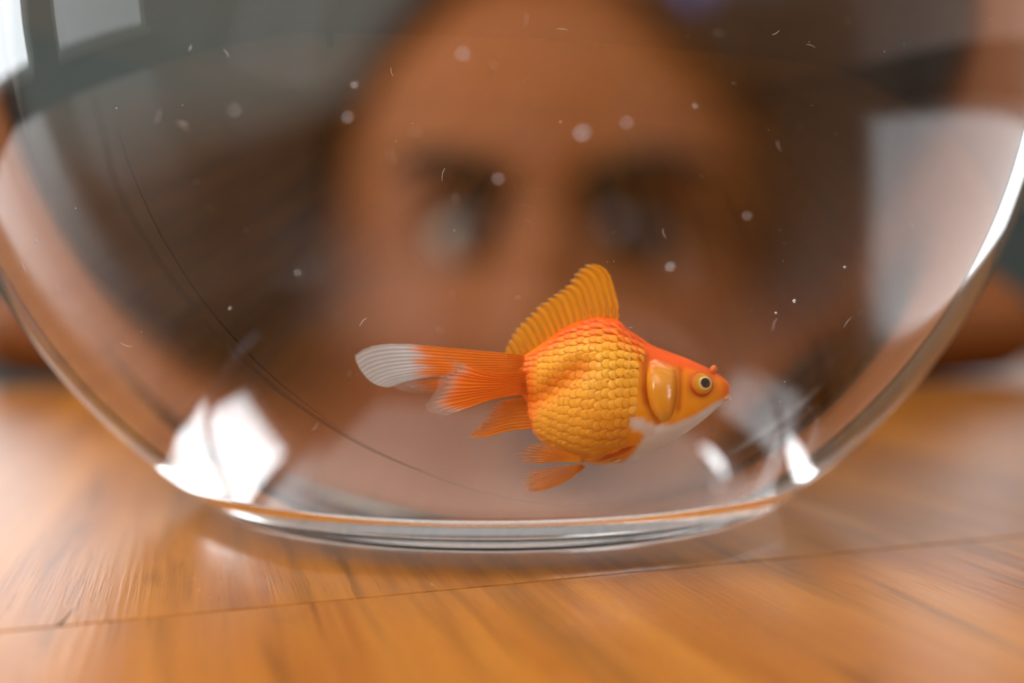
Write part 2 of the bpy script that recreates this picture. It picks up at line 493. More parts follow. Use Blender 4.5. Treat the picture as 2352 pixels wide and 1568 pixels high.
def ellipsoid(c, r, nu=24, nv=16):
    V = []
    for j in range(nv + 1):
        th = math.pi * j / nv
        for i in range(nu):
            ph = 2 * math.pi * i / nu
            V.append((c[0] + r[0] * math.sin(th) * math.cos(ph), c[1] + r[1] * math.sin(th) * math.sin(ph), c[2] - r[2] * math.cos(th)))
    F = [(j * nu + i, j * nu + (i + 1) % nu, (j + 1) * nu + (i + 1) % nu, (j + 1) * nu + i) for j in range(nv) for i in range(nu)]
    return V, F

def merge(parts):
    V, F = [], []
    for v, f in parts:
        b = len(V); V += [Vector(p) for p in v]; F += [[k + b for k in q] for q in f]
    return V, F

def remeshed(parts, voxel, smooth_it=4):
    """fuse overlapping closed shapes into one continuous skin"""
    V, F = merge(parts)
    me = bpy.data.meshes.new('fuse'); me.from_pydata([tuple(v) for v in V], [], F); me.update()
    o = bpy.data.objects.new('fuse', me); COL.objects.link(o)
    md = o.modifiers.new('r', 'REMESH'); md.mode = 'VOXEL'; md.voxel_size = voxel
    sm = o.modifiers.new('s', 'SMOOTH'); sm.factor = 0.5; sm.iterations = smooth_it
    dg = bpy.context.evaluated_depsgraph_get()
    ev = o.evaluated_get(dg); m2 = ev.to_mesh()
    n = len(m2.vertices); co = np.empty(n * 3); m2.vertices.foreach_get('co', co)
    fs = [tuple(p.vertices) for p in m2.polygons]
    ev.to_mesh_clear()
    bpy.data.objects.remove(o); bpy.data.meshes.remove(me)
    return co.reshape(-1, 3), fs

def to_head(P):
    P = np.asarray(P, float); c, s = math.cos(YAW), math.sin(YAW)
    return np.stack([HEAD.x + P[:, 0] * c - P[:, 1] * s, HEAD.y + P[:, 0] * s + P[:, 1] * c, HEAD.z + P[:, 2]], 1)

HIP = Vector((-0.09, 1.03, 0.00))
SH = {-1: Vector((-0.130, 0.745, 0.152)), 1: Vector((0.135, 0.765, 0.152))}
EL = {-1: Vector((-0.315, 0.650, 0.034)), 1: Vector((0.325, 0.675, 0.034))}
WR = {-1: Vector((-0.150, 0.612, 0.026)), 1: Vector((0.150, 0.622, 0.026))}
parts = []
hv, hf = head_surface()
parts.append((to_head(hv), hf))
for s in (-1, 1):      # ears
    ev_, ef_ = ellipsoid((s * 0.0565, 0.008, -0.010), (0.006, 0.012, 0.019))
    parts.append((to_head(np.array(ev_)), ef_))
parts.append(capsule_chain([HEAD + Vector((0, 0.035, -0.03)), (0.002, 0.725, 0.125), (-0.004, 0.78, 0.125)], [0.040, 0.042, 0.048]))
torso_pts = [(-0.003, 0.775, 0.128), (-0.02, 0.83, 0.120), (-0.045, 0.89, 0.090), (-0.07, 0.96, 0.045), HIP]
def torso(grow):
    out = []
    for s in (-1, 1):
        off = Vector((s * 0.055, 0, 0))
        out.append(capsule_chain([Vector(p) + off for p in torso_pts], [r + grow for r in (0.062, 0.078, 0.080, 0.082, 0.085)], 18))
    out.append(capsule_chain([SH[-1], (0.0, 0.77, 0.145), SH[1]], [0.052 + grow, 0.062 + grow, 0.052 + grow], 18))
    return out
parts += torso(0)
for s in (-1, 1):
    mid = SH[s].lerp(EL[s], 0.5) + Vector((0, 0.01, 0.015))
    parts.append(capsule_chain([SH[s], mid, EL[s]], [0.042, 0.036, 0.031]))
    m2 = EL[s].lerp(WR[s], 0.35)
    parts.append(capsule_chain([EL[s], m2, WR[s]], [0.031, 0.031, 0.0195]))
    # hand lying flat on the table beside the chin, five separate fingers
    W = WR[s]; dirv = Vector((-s * 0.93, -0.36, 0)).normalized(); side = Vector((-dirv.y, dirv.x, 0)) * (1 if s < 0 else -1)   # side: away from the bowl
    palm = W + dirv * 0.034 + Vector((0, 0, -0.008))
    parts.append(capsule_chain([W, W + dirv * 0.016 + Vector((0, 0, -0.005)), palm], [0.019, 0.019, 0.0165]))
    for k, (o_, ln, r) in enumerate(((0.018, 0.038, 0.0066), (0.0065, 0.047, 0.0072), (-0.0065, 0.050, 0.0074), (-0.019, 0.045, 0.0070))):
        b0 = palm + side * o_ * 0.75 - dirv * 0.012
        b1 = palm + side * o_ * 1.15 + dirv * 0.010 + Vector((0, 0, 0.002))
        t1 = b1 + dirv * ln * 0.45 + side * o_ * 0.12 + Vector((0, 0, 0.002))
        t2 = b1 + dirv * ln * 0.78 + side * o_ * 0.2 + Vector((0, 0, -0.005))
        t3 = b1 + dirv * ln * 1.0 + side * o_ * 0.22 + Vector((0, 0, -0.0095))
        parts.append(capsule_chain([b0, b1, t1, t2, t3], [r * 1.15, r * 1.1, r, r * 0.92, r * 0.8], 10))
    tb = W + dirv * 0.012 - side * 0.012
    parts.append(capsule_chain([tb, tb + dirv * 0.016 - side * 0.016 + Vector((0, 0, -0.004)), tb + dirv * 0.036 - side * 0.020 + Vector((0, 0, -0.009)), tb + dirv * 0.050 - side * 0.018 + Vector((0, 0, -0.0125))],
                               [0.011, 0.0095, 0.0082, 0.0068], 10))
LEG = {}
for s in (-1, 1):
    h = HIP + Vector((s * 0.075, 0, -0.02)); k = h + Vector((s * 0.01, 0.03, -0.235)); a = k + Vector((0.0, 0.25, -0.015)); t = a + Vector((0, 0.10, -0.012))
    LEG[s] = (h, k, a, t)
    parts.append(capsule_chain([h, h.lerp(k, 0.5), k], [0.078, 0.066, 0.050]))
    parts.append(capsule_chain([k, k.lerp(a, 0.3), a], [0.050, 0.046, 0.028]))
    parts.append(capsule_chain([a, a.lerp(t, 0.5), t], [0.028, 0.030, 0.020]))
co, fs = remeshed(parts, 0.0026, 3)
c_skin = np.array(srgb(104, 55, 16)[:3]); c_red = np.array(srgb(106, 51, 18)[:3]); c_lip = np.array(srgb(92, 44, 30)[:3])
cols = np.tile(c_skin, (len(co), 1))
c_, s_ = math.cos(-YAW), math.sin(-YAW)
lx = (co[:, 0] - HEAD.x) * c_ - (co[:, 1] - HEAD.y) * s_
ly = (co[:, 0] - HEAD.x) * s_ + (co[:, 1] - HEAD.y) * c_
lz = co[:, 2] - HEAD.z
front = (ly < -0.03)
w = (g(np.abs(lx) - 0.033, 0.018) * g(lz + 0.034, 0.020) * 0.6 * front)[:, None]; cols = cols * (1 - w) + c_red * w
w = (0.45 * g(np.abs(lx) - 0.0198, 0.0150) * g(lz - 0.002, 0.0125) * front)[:, None]; cols = cols * (1 - w) + np.array(srgb(58, 30, 12)[:3]) * w  # darker around the eyes: socket shade put into the skin colour
w = (np.clip(g(lx, 0.019) ** 2 * g(lz + 0.052, 0.0085) ** 2 * 1.5, 0, 1) * front)[:, None]; cols = cols * (1 - w) + c_lip * w
person = tag(empty('person', (HIP.x, HIP.y, FZ)), 'child in brown shirt leaning over table edge, face seen through fish bowl', 'person')
def rel(P): return np.asarray(P) - np.array(person.location)
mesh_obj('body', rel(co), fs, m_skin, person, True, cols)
# clothes follow the body
shirt = torso(0.010)
for s in (-1, 1):
    mid = SH[s].lerp(EL[s], 0.5) + Vector((0, 0.01, 0.015)); e = SH[s].lerp(EL[s], 0.72) + Vector((0, 0.005, 0.012))
    shirt.append(capsule_chain([SH[s], mid, e], [0.054, 0.049, 0.047]))
sc_, sf_ = remeshed(shirt, 0.005, 4)
mesh_obj('shirt', rel(sc_), sf_, m_shirt, person)
tr = []
for s in (-1, 1):
    h, k, a, t = LEG[s]
    tr.append(capsule_chain([h + Vector((-s * 0.01, 0, 0.03)), h.lerp(k, 0.5), k], [0.098, 0.078, 0.062]))
    tr.append(capsule_chain([k, k.lerp(a, 0.3), k.lerp(a, 0.9)], [0.062, 0.056, 0.045]))
tc_, tf_ = remeshed(tr, 0.007, 4)
mesh_obj('trousers', rel(tc_), tf_, m_trouser, person)
# eyes, brows, hair
m_sclera = plain('eye_white', srgb(116, 104, 92), 0.5, spec=0.2)
m_iris = plain('dark_brown_iris', srgb(24, 13, 7), 0.3, spec=0.2)
for s in (-1, 1):
    ec = np.array([s * 0.0198, -0.0562, 0.000])
    v, f = ellipsoid((0, 0, 0), (0.0118, 0.0118, 0.0118), 28, 20)
    eye = mesh_obj('eye', rel(to_head(np.array(v) + ec)), f, m_sclera, person)
    look = Vector((0.50 if s < 0 else 0.04, -1, -0.05)).normalized()
    v, f = lathe([(0, 0.0006), (0.004, 0.0002), (0.0070, -0.0010), (0.0090, -0.0034), (0.0090, -0.0046)], 24)
    q = Vector((0, 0, 1)).rotation_difference(look)
    v = [q @ Vector(p) for p in v]
    mesh_obj('iris', rel(to_head(np.array([tuple(p + look * 0.0118) for p in v]) + ec)), f, m_iris, eye)
    # upper lid, a shallow fold over the ball
    lid = [(s * 0.0198 + 0.0145 * t, -0.0668 + 0.0075 * t * t, 0.0072 - 0.0055 * t * t) for t in np.linspace(-1, 1, 9)]
    v, f = tube_vf(lid, [0.0008, 0.0018, 0.0024, 0.0026, 0.0027, 0.0026, 0.0024, 0.0018, 0.0008], 8)
    mesh_obj('eyelash_line', rel(to_head(np.array([tuple(p) for p in v]))), f, m_hair, person)
    br = [(s * (0.0245 + 0.019 * t), -0.0738 + 0.010 * (t + 0.2) ** 2, 0.0160 + 0.0065 * t - 0.004 * t * t) for t in np.linspace(-1, 1, 9)]
    v, f = tube_vf(br, [0.002, 0.0034, 0.004, 0.0042, 0.004, 0.0036, 0.003, 0.002, 0.0008], 8)
    mesh_obj('eyebrow', rel(to_head(np.array([tuple(p) for p in v]))), f, m_hair, person)
hv, hf = head_surface(grow=0.006)
def hairline(p):       # hair where the skull is behind the temples or above the forehead
    x, y, z = p
    return (z > 0.072 - (1.0 * max(0, x - 0.012) if x > 0 else 0.8 * max(0, -x - 0.024))) or (y > (-0.036 if x > 0 else -0.012) + 0.25 * max(0, -0.02 - z) and z > -0.060)
hf = [q for q in hf if all(hairline(hv[k]) for k in q)]
used = sorted({k for q in hf for k in q}); idx = {k: i for i, k in enumerate(used)}
hairV = [tuple(p) for p in to_head(hv[used])]; hairF = [[idx[k] for k in q] for q in hf]
hparts = [(hairV, hairF)]
for s in (-1, 1):
    for k in range(46):
        a = rng.uniform(0, 1); b = rng.uniform(-1, 1)
        r0 = np.array([s * (0.049 + 0.006 * a), 0.000 + 0.035 * a, 0.052 - 0.02 * a])
        p1 = np.array([s * (0.068 + 0.014 * a + 0.006 * b), 0.004 + 0.045 * a, 0.024])
        p2 = np.array([s * (0.078 + 0.020 * a + 0.010 * b), 0.020 + 0.055 * a, -0.035])
        p3 = np.array([s * (0.082 + 0.030 * a + 0.014 * b), 0.035 + 0.055 * a, -0.078 + 0.02 * rng.uniform(-1, 1)])
        pts = to_head(np.array([r0, p1, p2, p3]))
        hparts.append(tube_vf(poly_param(pts, 10), [0.003, 0.0045, 0.0055, 0.006, 0.006, 0.006, 0.0055, 0.005, 0.0035, 0.001], 6))
    # loose hair falling forward past the cheek
    for k in range(70):
        a = rng.uniform(0, 1); b = rng.uniform(-1, 1); c = rng.uniform(0, 1)
        zt = 0.036 if s < 0 else 0.062
        xi = 0.0640 if s < 0 else 0.0480
        r0 = np.array([s * ((0.050 if s < 0 else 0.0465) + 0.004 * a), -0.010 + 0.02 * c, zt + 0.012])
        fw = 0.014 if s < 0 else 0.0
        p1 = np.array([s * (xi + 0.004 + 0.034 * a), -0.038 + fw + 0.05 * c, zt - 0.006 - 0.010 * a])
        p2 = np.array([s * (xi + 0.002 + 0.046 * a), -0.066 + fw * 1.4 + 0.06 * c, -0.020 + 0.003 * b])
        p3 = np.array([s * (xi + 0.050 * a), -0.070 + fw * 1.4 + 0.065 * c, -0.056 + 0.006 * b])
        p4 = np.array([s * (xi - 0.003 + 0.050 * a), -0.060 + fw + 0.065 * c, -0.088 + 0.010 * b])
        hparts.append(tube_vf(poly_param(to_head(np.array([r0, p1, p2, p3, p4])), 11), [0.003, 0.0045, 0.0055, 0.006, 0.006, 0.006, 0.0055, 0.005, 0.004, 0.0028, 0.001], 6))
V, F = merge(hparts)
m_clip = plain('blue_plastic', srgb(34, 52, 120), 0.3)
cv, cf = box_vf(0.0300, 0.0360, -0.046, -0.020, 0.058, 0.076, 0.003)
mesh_obj('hair_clip', rel(to_head(np.array([tuple(p) for p in cv]))), cf, m_clip, person)['label'] = 'blue hair clip'
mesh_obj('hair', rel([tuple(p) for p in V]), F, m_hair, person)

# the stool the child kneels on
m_chairwood = plain('chair_wood', srgb(120, 78, 44), 0.5, 0.2, 15)
ch = tag(empty('wooden_stool', (HIP.x, HIP.y + 0.16, FZ - 0.0), 0), 'plain wooden stool the child kneels on behind the table', 'stool')
box('seat', -0.21, 0.21, -0.26, 0.24, 0.362, 0.395, m_chairwood, ch, 0.008)
for sx in (-1, 1):
    for sy in (-1, 1):
        box('leg', sx * 0.18 - 0.018, sx * 0.18 + 0.018, sy * 0.17 - 0.018, sy * 0.17 + 0.018, 0, 0.362, m_chairwood, ch, 0.004)

# ------------------------------------------------------------------ the goldfish (millimetres, nose towards +x, near side towards -y)
def pig_mat(name, rough, spec, clear=0.0, transl=0.0):
    """colour comes from the per-vertex pigment; its fourth value is how opaque the tissue is"""
    m, nt, out = new_mat(name)
    N = nt.nodes.new; L = nt.links.new
    a = N('ShaderNodeAttribute'); a.attribute_name = 'pigment'
    p = N('ShaderNodeBsdfPrincipled'); p.inputs['Roughness'].default_value = rough; p.inputs['Specular IOR Level'].default_value = spec
    L(a.outputs['Color'], p.inputs['Base Color'])
    sh = p.outputs[0]
    if transl:
        t = N('ShaderNodeBsdfTranslucent'); L(a.outputs['Color'], t.inputs[0])
        x = N('ShaderNodeMixShader'); x.inputs[0].default_value = transl
        L(sh, x.inputs[1]); L(t.outputs[0], x.inputs[2]); sh = x.outputs[0]
        tr_ = N('ShaderNodeBsdfTransparent')
        x2 = N('ShaderNodeMixShader'); L(a.outputs['Alpha'], x2.inputs[0]); L(tr_.outputs[0], x2.inputs[1]); L(sh, x2.inputs[2]); sh = x2.outputs[0]
    L(sh, out.inputs[0])
    return m

TOP = [(-17.6, 6.4), (-16.6, 7.2), (-14.8, 8.3), (-11.6, 10.7), (-8.4, 13.0), (-5.2, 14.2), (-2.0, 14.7), (1.2, 14.0), (2.9, 12.5), (5.2, 10.9), (7.5, 9.3), (11.1, 7.8), (14.4, 6.5), (17.8, 4.8), (19.9, 3.5), (21.7, 2.2), (22.8, 0.7)]
BOT = [(-17.6, 0.4), (-17.0, -0.1), (-16.2, -0.5), (-15.4, -1.6), (-15.0, -4.0), (-14.6, -6.6), (-13.3, -9.2), (-11.3, -10.9), (-7.9, -13.0), (-4.5, -14.5), (-1.1, -15.4), (2.3, -15.2), (5.6, -14.1), (8.9, -12.5), (12.2, -10.7), (15.4, -8.5), (18.6, -5.8), (20.5, -3.8), (21.7, -2.4), (22.6, -1.0), (22.8, 0.7)]
def smooth01(e0, e1, x): t = np.clip((x - e0) / (e1 - e0), 0, 1); return t * t * (3 - 2 * t)
mm = 0.001
fish = tag(empty('goldfish', (0.0178, 0.2116, 0.0440)), 'orange goldfish with white tipped tail swimming in the bowl', 'fish')
NT, NP = 96, 56
tp, bt = poly_param(TOP, NT), poly_param(BOT, NT)
WX = [-17.6, -16.6, -14, -11, -8, -5, -2, 2, 6, 9, 12, 15, 18, 20, 21.5, 22.4, 22.8]
WY = [0.9, 1.7, 2.8, 4.9, 7.0, 8.9, 10.0, 10.4, 9.6, 8.4, 7.2, 6.0, 4.6, 3.4, 2.3, 1.2, 0.3]
fold_a, fold_b = np.array([-5.0, 4.2]), np.array([-14.5, -2.2])
def seg_dist(px, pz, a, b):
    d = b - a; t = np.clip(((px - a[0]) * d[0] + (pz - a[1]) * d[1]) / (d @ d), 0, 1)
    return np.hypot(px - a[0] - t * d[0], pz - a[1] - t * d[1]), t
def half_width(x, z, v):
    w = np.interp(x, WX, WY) * np.clip(1 - abs(v) ** (2.6 + 2.6 * smooth01(3, 8, x) * (v < 0)), 0, 1) ** 0.5
    d, t = seg_dist(x, z, fold_a, fold_b)
    w *= 1 - 0.38 * np.exp(-(d / 2.0) ** 2) * (0.35 + 0.65 * t)
    # the belly bulges, the back behind the shoulder is slimmer
    w *= 1 + 0.10 * np.exp(-((x - 0) / 8) ** 2 - ((z + 6) / 6) ** 2)
    # gill groove
    d, _ = seg_dist(x, z, np.array([6.3, 5.5]), np.array([6.6, -2.0])); w *= 1 - 0.09 * np.exp(-(d / 0.7) ** 2)
    d, _ = seg_dist(x, z, np.array([6.6, -2.0]), np.array([9.2, -7.4])); w *= 1 - 0.09 * np.exp(-(d / 0.7) ** 2)
    d, _ = seg_dist(x, z, np.array([12.9, 4.0]), np.array([13.0, -5.5])); w *= 1 - 0.05 * np.exp(-(d / 0.6) ** 2)
    w *= 1 - 0.16 * np.exp(-(np.hypot(x - 17.0, z - 0.9) / 3.4) ** 4) * 0 
    return w
C = lambda *a: np.array(srgb(*a)[:3])
c_org, c_red, c_gold, c_pale, c_wht = C(252, 126, 3), C(252, 92, 12), C(253, 154, 12), C(255, 186, 56), C(250, 246, 240)
c_deep = C(200, 92, 6)
def skin_colour(x, z, zt, zb):
    v = (z - zb) / max(zt - zb, 1e-6)
    c = c_gold * 1.0
    k = smooth01(0.62, 0.98, v) * smooth01(-16, -4, x) + smooth01(0.80, 0.98, v); k = min(k, 1); c = c * (1 - k) + c_red * k
    k = smooth01(-9, -15.5, x); c = c * (1 - k) + (0.9 * c_org + 0.1 * c_red) * k
    k = smooth01(19.0, 22.5, x) * smooth01(-3.5, -0.5, z); c = c * (1 - k) + (0.6 * c_org + 0.4 * c_red) * k      # nose
    # white throat and breast
    tb = np.interp(x, [2, 5, 8, 12, 16, 20, 22.8], [-16.5, -13.6, -8.2, -8.0, -6.2, -3.3, -1.6])
    k = smooth01(0.9, -0.5, z - tb) * smooth01(2.5, 4.5, x); c = c * (1 - k) + c_wht * k
    d, _ = seg_dist(x, z, np.array([4.2, -7.2]), np.array([7.6, -8.8])); k = smooth01(1.6, 0.8, d); c = c * (1 - k) + C(238, 214, 198) * k
    k = smooth01(-1.5, -0.2, x) * smooth01(-14.0, -15.2, z) * 0.6; c = c * (1 - k) + C(232, 186, 110) * k
    # darker red-brown along the gill slit and behind the cheek
    for a, b_, w_ in (((6.3, 6.4), (6.2, 0), 0.8), ((6.2, 0), (6.8, -3), 0.8), ((6.8, -3), (9.0, -7.4), 0.7), ((12.9, 4.0), (12.9, -4.5), 0.55)):
        d, _ = seg_dist(x, z, np.array(a), np.array(b_)); k = 0.75 * np.exp(-(d / w_) ** 2); c = c * (1 - k) + C(196, 84, 10) * k
    d = np.hypot(x - 17.0, z - 0.8); k = 0.6 * np.exp(-((d - 2.5) / 0.5) ** 2); c = c * (1 - k) + C(214, 98, 14) * k
    return c
V, F, K = [], [], []
for i in range(NT):
    T_, B_ = tp[i], bt[i]
    for j in range(NP):
        a = 2 * math.pi * j / NP
        v = math.cos(a); s_ = math.sin(a)          # v: +1 top, -1 bottom
        vv = v
        u = (1 - vv) / 2
        x = T_[0] * (1 - u) + B_[0] * u; z = T_[1] * (1 - u) + B_[1] * u
        hw = half_width(x, z, vv)
        V.append((x * mm, math.copysign(hw, s_) * (1 if abs(s_) > 1e-9 else 0) * mm * -1, z * mm))
        K.append(skin_colour(x, z, T_[1], B_[1]))
for i in range(NT - 1):
    for j in range(NP):
        j2 = (j + 1) % NP
        F.append((i * NP + j, (i + 1) * NP + j, (i + 1) * NP + j2, i * NP + j2))
F.append(tuple(range(NP))); F.append(tuple((NT - 1) * NP + k for k in range(NP))[::-1])
m_fish = pig_mat('goldfish_skin', 0.4, 0.12)
body = mesh_obj('body', V, F, m_fish, fish, True, np.array(K))
bvh = BVHTree.FromPolygons([Vector(v) for v in V], [tuple(f) for f in F])
def on_side(x, z, side=-1):
    """point and outward normal on the flank at (x, z) mm"""
    hit = bvh.ray_cast(Vector((x * mm, side * 0.05, z * mm)), Vector((0, -side, 0)))
    if hit[0] is None: return None
    n = hit[1]
    if n.y * side < 0: n = -n
    return hit[0], n

# scales: one shared shield shape, free edge towards the tail
m_scale, nt_, out_ = new_mat('goldfish_scale')
oi_ = nt_.nodes.new('ShaderNodeObjectInfo'); at_ = nt_.nodes.new('ShaderNodeAttribute'); at_.attribute_name = 'pigment'
mx_ = nt_.nodes.new('ShaderNodeMix'); mx_.data_type = 'RGBA'; mx_.blend_type = 'MULTIPLY'; mx_.inputs[0].default_value = 1.0
nt_.links.new(oi_.outputs['Color'], mx_.inputs[6]); nt_.links.new(at_.outputs['Color'], mx_.inputs[7])
ps_ = nt_.nodes.new('ShaderNodeBsdfPrincipled'); ps_.inputs['Roughness'].default_value = 0.3; ps_.inputs['Specular IOR Level'].default_value = 0.22
nt_.links.new(mx_.outputs[2], ps_.inputs['Base Color']); nt_.links.new(ps_.outputs[0], out_.inputs[0])
def scale_shape():
    """unit scale in the xy plane (x to the head), z outwards"""
    V, F, K = [(0.05, 0, 0.16)], [], [(1, 1, 1)]
    n = 14
    for rr, zz, kk in ((0.62, 0.13, (1.0, 0.98, 0.94)), (0.87, 0.08, (1.0, 0.93, 0.80)), (1.0, -0.01, (0.80, 0.44, 0.14))):
        for k in range(n):
            a = 2 * math.pi * k / n
            x, y = math.cos(a), math.sin(a)
            x = -abs(x) ** 0.85 if x < 0 else x * 0.8
            tilt = -0.17 * (x * rr)            # free edge stands proud
            V.append((x * rr, y * rr * 0.98, zz * (1 if x < 0.2 else 0.6) + tilt)); K.append(kk if x < 0.45 else (1, .95, .85))
    for k in range(n): F.append((0, 1 + k, 1 + (k + 1) % n))
    for r_ in range(2):
        for k in range(n):
            b = 1 + r_ * n
            F.append((b + k, b + n + k, b + n + (k + 1) % n, b + (k + 1) % n))
    return V, F, K
sv, sf, sk = scale_shape()
scale_me = None
spots = []
xs = -15.4
col = 0
while xs < 6.2:
    pitch = float(np.interp(xs, [-15, -11, -6, 0, 4, 6], [0.86, 1.02, 1.20, 1.30, 1.26, 1.05]))
    zt = np.interp(xs, tp[:, 0], tp[:, 1])
    bm_ = bt[:NT - 6]; zb = np.interp(xs, bm_[:, 0], bm_[:, 1])
    z = zb + 0.6 + (0.5 if col % 2 else 0.0)
    h = 1.0
    while z < zt - 0.9:
        v = (z - zb) / (zt - zb)
        h = pitch * float(np.interp(v, [0, 0.15, 0.4, 0.7, 0.9, 1], [1.2, 1.55, 1.65, 1.40, 1.05, 0.85]))
        zz = z + (h / 2 if col % 2 else 0)
        shear = 1.3 * (v - 0.5) * 0
        xx = xs + shear
        head = np.interp(zz, [-16, -12, -8.5, -5, 0, 5, 8, 12], [1.5, 3.2, 3.4, 5.2, 5.1, 5.3, 6.2, 5.0])
        if xx < head and zz < zt - 0.8 and not (np.hypot(xx - 6.0, zz + 8) < 2.2):
            spots.append((xx, zz, pitch, h, v))
        z += h
    xs += pitch * 0.98
    col += 1
def scale_matrix(x, z, side, pw, ph, rot):
    r_ = on_side(x, z, side)
    if r_ is None: return None
    p, n = r_
    if abs(n.y) < 0.12: return None
    ex = Vector((1, 0, 0)); ex = (ex - n * ex.dot(n)).normalized()
    ez = n.cross(ex).normalized()
    if ez.z < 0: ez = -ez
    ex2 = ex * math.cos(rot) + ez * math.sin(rot); ez2 = -ex * math.sin(rot) + ez * math.cos(rot)
    M = Matrix(((ex2.x * pw, ez2.x * ph, n.x * pw, p.x), (ex2.y * pw, ez2.y * ph, n.y * pw, p.y), (ex2.z * pw, ez2.z * ph, n.z * pw, p.z), (0, 0, 0, 1)))
    return M
def scale_colour(x, z, v):
    c = c_gold * 0.5 + c_pale * 0.5
    k = math.exp(-((x + 1) / 7) ** 2 - ((z - 4) / 5.5) ** 2); c = c * (1 - k) + c_pale * k
    k = float(smooth01(0.74, 0.97, v)); c = c * (1 - k) + c_red * k
    k = float(smooth01(0.30, 0.05, v)); c = c * (1 - k * 0.7) + C(236, 160, 30) * k * 0.7
    d, t = seg_dist(x, z, fold_a, fold_b); k = 0.7 * math.exp(-(d / 2.0) ** 2); c = c * (1 - k) + C(236, 112, 4) * k  # deeper orange along the fold: shade of the crease put into scale colour
    k = float(smooth01(-12.5, -15.5, x)); c = c * (1 - k) + (c_org * .6 + c_red * .4) * k
    return c
near = []
for (x, z, pt, h, v) in spots:
    rot = 0.30 * (0.5 - v) + rng.normal(0, 0.05)
    M = scale_matrix(x, z, -1, 1.02 * pt * mm, 0.585 * h * mm, rot)
    if M: near.append((M, scale_colour(x, z, v) * rng.uniform(0.97, 1.03), h))
order = sorted(range(len(near)), key=lambda i: -near[i][2])
single = set(order[:300])
rest = []
proto = None
for i, (M, c, h) in enumerate(near):
    if i in single:
        if proto is None:
            proto = mesh_obj('scale', sv, sf, m_scale, fish, True, np.array(sk)); o = proto
        else:
            o = proto.copy(); COL.objects.link(o); o.parent = fish
        o.matrix_local = M
        o.color = (*c, 1)
    else: rest.append((M, c))
for (x, z, pt, h, v) in spots:
    M = scale_matrix(x, z, 1, 0.92 * pt * mm, 0.56 * h * mm, -0.3 * (0.5 - v))
    if M:
        rest.append((M, scale_colour(x, z, v)))
V, F, K = [], [], []
for M, c in rest:
    b = len(V)
    V += [M @ Vector(p) for p in sv]; F += [[k + b for k in q] for q in sf]; K += [np.array(k) * c for k in sk]
if V:
    fs_ = mesh_obj('small_scales', V, F, m_fish, fish, True, np.array(K)); fs_['kind'] = 'stuff'
# pigment dots of the side line
V, F = [], []
for x, z in poly_param([(-6.8, 1.0), (-5.6, 1.0), (-3.4, 0.8), (-1.1, 1.1), (0.9, 1.8), (3.1, 2.8), (4.7, 3.8)], 13):
    M = scale_matrix(x, z, -1, 0.24 * mm, 0.13 * mm, 0.2)
    if M:
        M.translation += Vector((0, -0.00022, 0)); v_, f_ = ellipsoid((0, 0, 0), (1, 1, 0.4), 8, 6); b = len(V)
        V += [M @ Vector(p) for p in v_]; F += [[k + b for k in q] for q in f_]
mesh_obj('side_line_pores', V, F, plain('side_line_pore', srgb(190, 84, 8), 0.5), fish)['kind'] = 'stuff'

# gill cover, a raised plate
oper = [(7.0, 5.2), (6.6, 3.4), (6.5, 1.0), (6.9, -1.9), (8.1, -5.2), (10.0, -7.2), (11.6, -6.1), (12.3, -3.1), (12.3, 0.5), (11.7, 3.7), (9.6, 5.4), (8.0, 5.8)]
oc = poly_param(oper + [oper[0]], 41)[:-1]; cen = np.array([9.6, -0.6])
V, F, K = [], [], []
nr = 9
for r_ in range(nr + 1):
    q = r_ / nr
    for k in range(40):
        x, z = cen + (oc[k] - cen) * max(q, 0.001)
        p, n = on_side(x, z) or (Vector((x * mm, -0.006, z * mm)), Vector((0, -1, 0)))
        V.append(p + n * mm * (0.95 * (1 - q ** 3.0) + 0.02) + Vector((0, -0.0001, 0)))
        c = c_gold * 0.7 + c_pale * 0.3
        k_ = float(smooth01(2.5, 5.5, z)); c = c * (1 - k_) + c_red * k_ * 0.6 + c_org * k_ * 0.4
        k_ = float(smooth01(10.6, 12.2, x)); c = c * (1 - k_ * 0.7) + C(206, 100, 10) * k_ * 0.7
        k_ = float(smooth01(-4.5, -7, z)); c = c * (1 - k_) + C(222, 150, 30) * k_
        K.append(c)
for r_ in range(nr):
    for k in range(40):
        k2 = (k + 1) % 40
        F.append((r_ * 40 + k, r_ * 40 + k2, (r_ + 1) * 40 + k2, (r_ + 1) * 40 + k))
mesh_obj('gill_cover', V, F, pig_mat('gill_cover_skin', 0.16, 0.55), fish, True, np.array(K))

